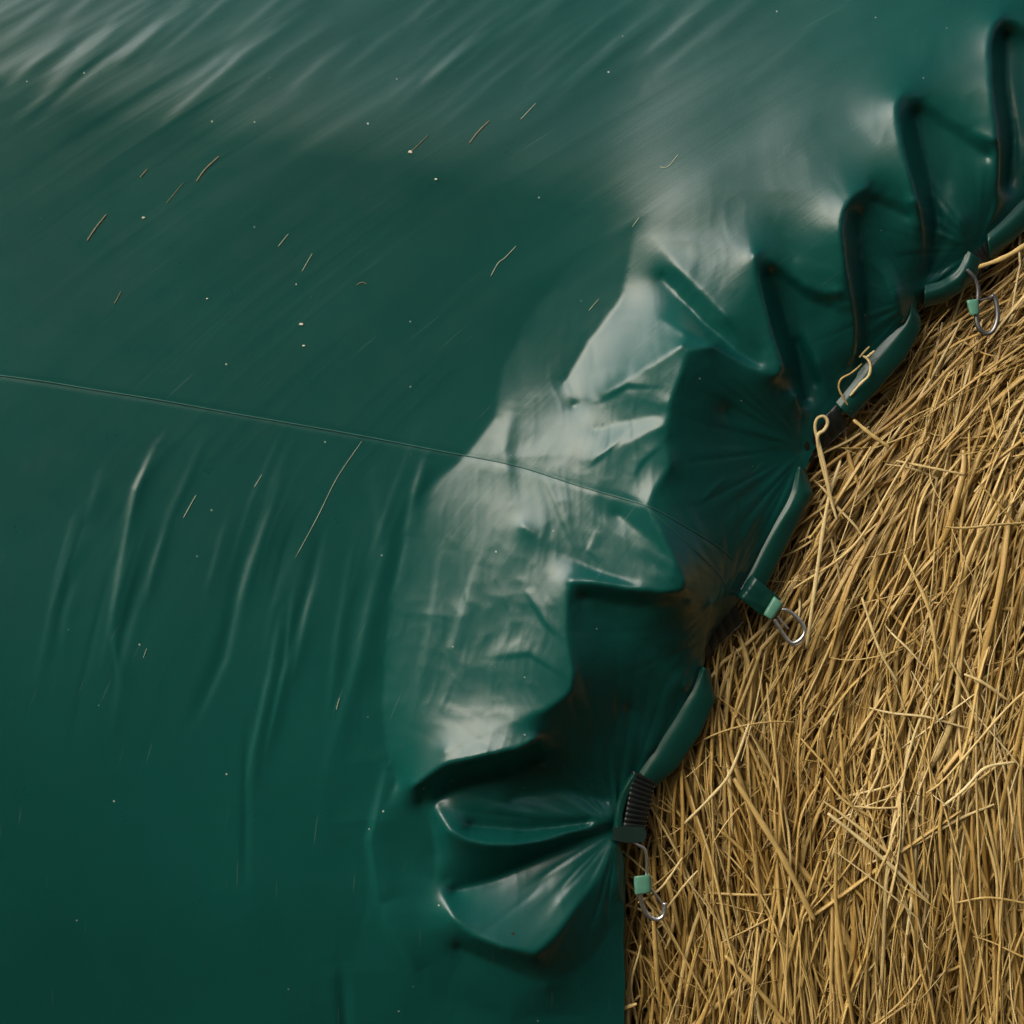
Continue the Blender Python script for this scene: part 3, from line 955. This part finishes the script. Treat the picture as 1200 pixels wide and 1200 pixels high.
LOOSE = [
    ([(802, 965, 16), (832, 935, 20), (856, 905, 22), (878, 848, 18)], 4.0, 1.0, 'pale straight stalk lying diagonally across the straw by the lowest flap of hem'),
    ([(970, 953, 20), (1010, 985, 22), (1050, 1020, 22), (1090, 1060, 17)], 5.0, 1.0, 'long pale stalk running down rightwards over the bare straw'),
    ([(860, 912, 16), (890, 960, 20), (920, 1010, 20), (955, 1080, 15)], 7.5, 0.8, 'broad tan stalk leaning across the upright straw below the hem'),
    ([(1105, 945, 19), (1130, 925, 23), (1155, 900, 23), (1190, 893, 18)], 4.2, 1.0, 'bright bent stalk arching over the straw near the right border'),
    ([(1000, 945, 16), (1030, 947, 18), (1056, 946, 15)], 3.0, 0.95, 'short pale stalk lying level across the upright straw'),
    ([(1085, 930, 18), (1110, 910, 20), (1180, 830, 22), (1215, 800, 16)], 3.4, 0.9, 'thin stalk slanting steeply upward at the right border'),
    ([(1050, 540, 14), (1100, 550, 18), (1130, 556, 14)], 3.2, 0.95, 'short level stalk on the slope of straw beside the pleats'),
    ([(1000, 492, 18), (1022, 510, 20), (1042, 524, 16)], 5.0, 0.9, 'flat pale stalk poking out from under the hem beneath the caught straw'),
    ([(1120, 1058, 14), (1160, 1052, 18), (1210, 1060, 14)], 3.0, 0.8, 'dull stalk lying almost level low at the right border'),
    ([(1130, 790, 16), (1152, 800, 20), (1180, 820, 16)], 4.0, 0.95, 'short bent pale stalk at the right border of the straw'),
    ([(850, 1120, 14), (880, 1150, 18), (930, 1210, 14)], 6.0, 0.75, 'broad stalk lying aslant at the bottom of the bare straw'),
    ([(772, 1078, 14), (800, 1040, 20), (818, 1020, 16)], 3.0, 0.95, 'fine stalk lying beside the lowest metal hook'),
    ([(748, 1058, 20), (775, 1040, 28), (800, 1005, 22)], 3.2, 0.95, 'fine pale stalk crossing over the lowest metal hook'),
    ([(930, 690, 14), (1000, 640, 20), (1050, 560, 20), (1075, 520, 14)], 3.5, 0.9, 'long golden stalk running up beside the middle hook'),
    ([(945, 760, 15), (968, 600, 20), (985, 540, 16)], 5.0, 0.98, 'long pale upright stalk just right of the middle hook'),
    ([(1140, 315, 20), (1180, 300, 24), (1230, 268, 20)], 6.0, 0.9, 'golden stalk lying along the hem above the topmost hook'),
    ([(1010, 700, 16), (1030, 760, 20), (1052, 800, 16)], 3.6, 0.95, 'thin stalk leaning leftwards in the middle of the bare straw'),
    ([(1060, 650, 18), (1090, 720, 20), (1100, 800, 15)], 4.2, 0.9, 'pale stalk bowed gently down the middle of the bare straw'),
]
for pts, w, tn, lab in LOOSE:
    single('straw_stalk', pts, w, lab, tint=tn, group='loose stalks on the bare straw')

BITS = [
    ([(102, 282), (113, 266), (125, 251)], 4.0, 0.62, 'longest tan straw bit stuck on the far left of the tarpaulin'),
    ([(230, 213), (240, 199), (257, 183)], 4.0, 0.5, 'dull brown straw bit stuck below the streaks at the upper left'),
    ([(164, 208), (173, 198)], 3.0, 0.45, 'small brown straw crumb left of the dull brown bit'),
    ([(195, 238), (215, 214)], 1.6, 0.5, 'hair-thin brown straw fibre below the dull brown bit'),
    ([(326, 289), (338, 274)], 1.8, 0.9, 'small pale straw splinter, upper of two side by side'),
    ([(354, 318), (366, 297)], 1.8, 0.8, 'small straw splinter, lower of two side by side'),
    ([(134, 356), (138, 349), (142, 341)], 2.4, 0.6, 'short upright brown bit above the left end of the seam'),
    ([(215, 607), (222, 594), (230, 580)], 2.0, 1.0, 'pale yellow straw bit stuck just below the seam'),
    ([(346, 654), (372, 606), (395, 560), (424, 517)], 1.5, 0.9, 'long hair-thin straw fibre hanging from the seam'),
    ([(550, 168), (560, 155), (574, 141)], 3.8, 0.5, 'reddish brown straw bit at the top centre of the tarpaulin'),
    ([(480, 179), (490, 170), (502, 158)], 2.0, 0.7, 'brown bit with a pale tip beside the reddish straw bit'),
    ([(575, 324), (584, 308), (592, 302), (605, 288)], 2.0, 0.95, 'forked pale bit with a leaf shred in the middle of the tarpaulin'),
    ([(773, 196), (783, 195), (795, 181)], 2.2, 1.0, 'white hooked bit near the start of the pleats'),
    ([(741, 266), (749, 255)], 2.0, 1.0, 'white straw splinter beside the second tongue of the pleats'),
    ([(418, 334), (424, 331), (430, 333)], 2.4, 0.7, 'tiny bent bit in the middle of the tarpaulin above the seam'),
    ([(298, 571), (307, 556)], 1.6, 0.9, 'tiny pale splinter right of the yellow bit below the seam'),
    ([(394, 832), (398, 818)], 1.8, 1.0, 'white splinter beside the slack wrinkles of the lower tarpaulin'),
    ([(610, 140), (628, 121)], 1.8, 0.8, 'thin grey straw splinter at the top of the tarpaulin'),
    ([(690, 364), (702, 350)], 1.6, 0.9, 'thin pale splinter above the shiny bulge'),
    ([(168, 771), (172, 760)], 1.6, 0.8, 'thin pale splinter right of the long slack wrinkle'),
]
for pts, w, tn, lab in BITS:
    single('straw_bit', [(x, y, 0.5) for x, y in pts], w * 0.52, lab, 'straw bit', 'straw bits stuck to the tarpaulin', tn, 0.45, 16, 6, 'sheet', M_PALEBIT if tn > 0.75 else M_BIT)

# flakes of chaff
FLK = [((168, 255), 3.2, 'white chaff flake left of the two splinters'), ((353, 380), 4.2, 'white chaff flake above the seam, upper of a pair'),
       ((356, 405), 3.8, 'white chaff flake above the seam, lower of a pair'), ((481, 178), 5.0, 'pale chaff flake on the tip of a brown bit'),
       ((243, 350), 2.6, 'tiny white chaff flake in the left part of the tarpaulin'), ((511, 210), 3.2, 'pale chaff flake below the brown bit at the top'),
       ((601, 1094), 3.4, 'dark crumb on the lowest shiny pleat')]
for (x, y), sz_, lab in FLK:
    a = np.linspace(0, 2 * np.pi, 9, endpoint=False)
    rr = 0.72 * sz_ * (0.6 + 0.5 * RNG.random(9))
    px, py = x + rr * np.cos(a), y + 0.55 * rr * np.sin(a)
    z0 = float(sheet_z(x, y))
    bot = world(px, py, sheet_z(px, py) - 0.2)
    tp = world(x + (px - x) * 0.7, y + (py - y) * 0.7, z0 + 1.1)
    V = np.vstack([bot, tp])
    F = [tuple(9 + k for k in range(9))[::-1]] + [(k, 9 + k, 9 + (k + 1) % 9, (k + 1) % 9) for k in range(9)] + [tuple(range(9))]
    ob = link_mesh('chaff_flake', V, F, M_CORE if 'dark' in lab else M_FLAKE, None, bot.mean(0), smooth=False)
    tag(ob, lab, 'chaff flake', 'chaff flakes stuck to the tarpaulin')


# ------------------------------------------------------------------ hooks
def hook_path(pts, n=90):
    L = smooth_line(pts, n)
    L[:, 2] = -14 + 0.45 * (L[:, 2] + 14)
    return world(L[:, 0], L[:, 1], L[:, 2] + macro(L[:, 0], L[:, 1]))


def hook(at, label, wires, sleeve, sleeve_z, ticks=(), wire_mat=M_STEEL, name='snap_hook'):
    o_ = world(at[0], at[1], -40 + macro(at[0], at[1]))
    h = empty(name, o_)
    tag(h, label, 'snap hook', 'snap hooks along the hem')
    for nm, pts, r in wires:
        v, f = tube(hook_path(pts), 1.25 * r / 1000, 10)
        link_mesh(nm, v, f, wire_mat, h)
    # sleeve: a rounded cuff around the wire
    p = np.array(sleeve, float)
    a, b, c, d = p
    n, m = 16, 12
    VV = []
    for i in range(n + 1):
        u = i / n
        e = 1 - 0.10 * (abs(2 * u - 1) ** 6)
        l, r = a + (d - a) * u, b + (c - b) * u
        cen, half = (l + r) / 2, (r - l) / 2 * e
        for k in range(2 * m):
            w = 2 * np.pi * k / (2 * m)
            cx, cz = math.copysign(abs(math.cos(w)) ** 0.6, math.cos(w)), math.copysign(abs(math.sin(w)) ** 0.6, math.sin(w))
            q = cen + half * cx
            VV.append(world(q[0], q[1], sleeve_z + 6.5 * e * cz + macro(q[0], q[1])))
    K = 2 * m
    F = [(i * K + k, i * K + (k + 1) % K, (i + 1) * K + (k + 1) % K, (i + 1) * K + k) for i in range(n) for k in range(K)]
    F += [tuple(range(K))[::-1], tuple(n * K + k for k in range(K))]
    sl_ = link_mesh('sleeve', np.array(VV), F, M_MINT, h)
    for tk in ticks:
        q = np.array(tk, float)
        v, f = tube(world(q[:, 0], q[:, 1], sleeve_z + 6.6 + macro(q[:, 0], q[:, 1])), 0.0008, 6)
        link_mesh('slot', v, f, M_BLACK, sl_)
    return h


hook((757, 1030), 'bright steel snap hook with mint sleeve hanging from the lowest gather',
     [('hook', [(741, 986, -14), (748, 990, -12), (755, 995, -12), (757.5, 1004, -13), (758, 1020, -14), (757, 1035, -15)], 1.7),
      ('bow', [(751, 1040, -16), (750.5, 1050, -16), (753, 1062, -17), (759, 1072, -18), (767, 1077, -19), (774, 1076, -20), (779, 1070, -20), (779.5, 1058, -20)], 2.3),
      ('gate', [(762, 1040, -17), (767, 1047, -19), (774, 1056, -20), (777, 1062, -20), (776, 1070, -20)], 1.2)],
     [(742.5, 1027), (763, 1025), (764, 1046), (744, 1049)], -15, ([(757, 1033), (763, 1033)], [(758, 1041), (763, 1041)]))
hook((925, 735), 'steel wire snap hook with mint block on the pull strap halfway along the hem',
     [('bow', [(916, 714, -22), (922, 715, -22), (930, 720, -24), (938, 728, -25), (943, 738, -26), (940, 747, -26), (932, 753, -26), (925, 752, -26), (918, 743, -25), (912, 734, -23), (907, 726, -22)], 1.9),
      ('gate', [(943, 741, -29), (941, 750, -29), (933, 756, -29), (926, 755, -28)], 1.4),
      ('tongue', [(911, 722, -21), (918, 730, -23), (924, 737, -24)], 0.9)],
     [(907, 698), (918, 708), (905, 727), (894, 720)], -16)
hook((1150, 355), 'dull grey snap hook with mint sleeve on the straw by the topmost hem flaps',
     [('hook', [(1133, 316, -14), (1138, 321, -13), (1143, 328, -14), (1146, 338, -15), (1146, 352, -17)], 2.1),
      ('bow', [(1144, 366, -20), (1145, 378, -20), (1149, 387, -20), (1156, 391, -20), (1163, 388, -20), (1168, 378, -20), (1169, 365, -20), (1166, 350, -20), (1162, 346, -20)], 2.4),
      ('gate', [(1148, 352, -18), (1156, 350, -18), (1162, 349, -19)], 1.1)],
     [(1132, 352), (1147, 350), (1148, 368), (1137, 370)], -17, ([(1141, 360), (1148, 358)],), M_DULL)

for o_ in list(bpy.data.objects):
    if '_o' in o_:
        del o_['_o']

# ------------------------------------------------------------------ ground
M_GROUND = plain('farmyard_soil', (0.055, 0.046, 0.026), 0.95, 0, 0.35, 1.5, 0.1)  # out of view; ground added so the film mirrors dark soil, not sky
g = 300.0
gn = 60
gu = np.linspace(-1, 1, gn) ** 3 * g
GXX, GYY = np.meshgrid(gu, gu)
idx = np.arange(gn * gn).reshape(gn, gn)
Fg = np.stack([idx[:-1, :-1], idx[:-1, 1:], idx[1:, 1:], idx[1:, :-1]], -1).reshape(-1, 4)
near = np.hypot(GXX, GYY) < 40
gz = 0.03 * (vnoise(GXX * 0.8, GYY * 0.8, 60) - 0.5) * near
ground = link_mesh('ground', np.stack([GXX, GYY, gz], -1).reshape(-1, 3), Fg, M_GROUND)
tag(ground, 'unseen brown soil under the bale, added for its dark reflection in the tarpaulin', kind='structure')

# ------------------------------------------------------------------ camera
cam = bpy.data.cameras.new('camera')
cam.sensor_width = 36
cam.lens = 36 * D / 1200
cam.clip_end = 500
co = bpy.data.objects.new('camera', cam)
co.location = CENTRE + AZ * (D / 1000)
R = Matrix((AX, AY, AZ)).transposed()
co.rotation_euler = R.to_euler()
COL.objects.link(co)
scene.camera = co

# ------------------------------------------------------------------ light
LDIR = (AX * -0.61 + AY * 0.57 + AZ * 0.55).normalized()
elev = math.asin(LDIR.z)
azim = math.atan2(LDIR.x, LDIR.y)
sun = bpy.data.lights.new('sun', 'SUN')
sun.energy = 1.5
sun.angle = math.radians(52)
sun.color = (1.0, 0.995, 0.98)
so = bpy.data.objects.new('sun', sun)
so.rotation_euler = LDIR.to_track_quat('Z', 'Y').to_euler()
so.location = CENTRE + LDIR * 5
COL.objects.link(so)
w = bpy.data.worlds.new('World')
scene.world = w
w.use_nodes = True
N, L = w.node_tree.nodes, w.node_tree.links
sky = N.new('ShaderNodeTexSky')
sky.sky_type = 'NISHITA'
sky.sun_disc = False
sky.sun_elevation = elev
sky.sun_rotation = azim
sky.dust_density = 3.0
sky.air_density = 0.7
sky.ozone_density = 0.6
L.new(sky.outputs['Color'], N['Background'].inputs['Color'])
N['Background'].inputs['Strength'].default_value = 0.05
vs = scene.view_settings
vs.view_transform = 'Standard'
vs.look = 'None'
vs.exposure = 1.28
vs.gamma = 1.0
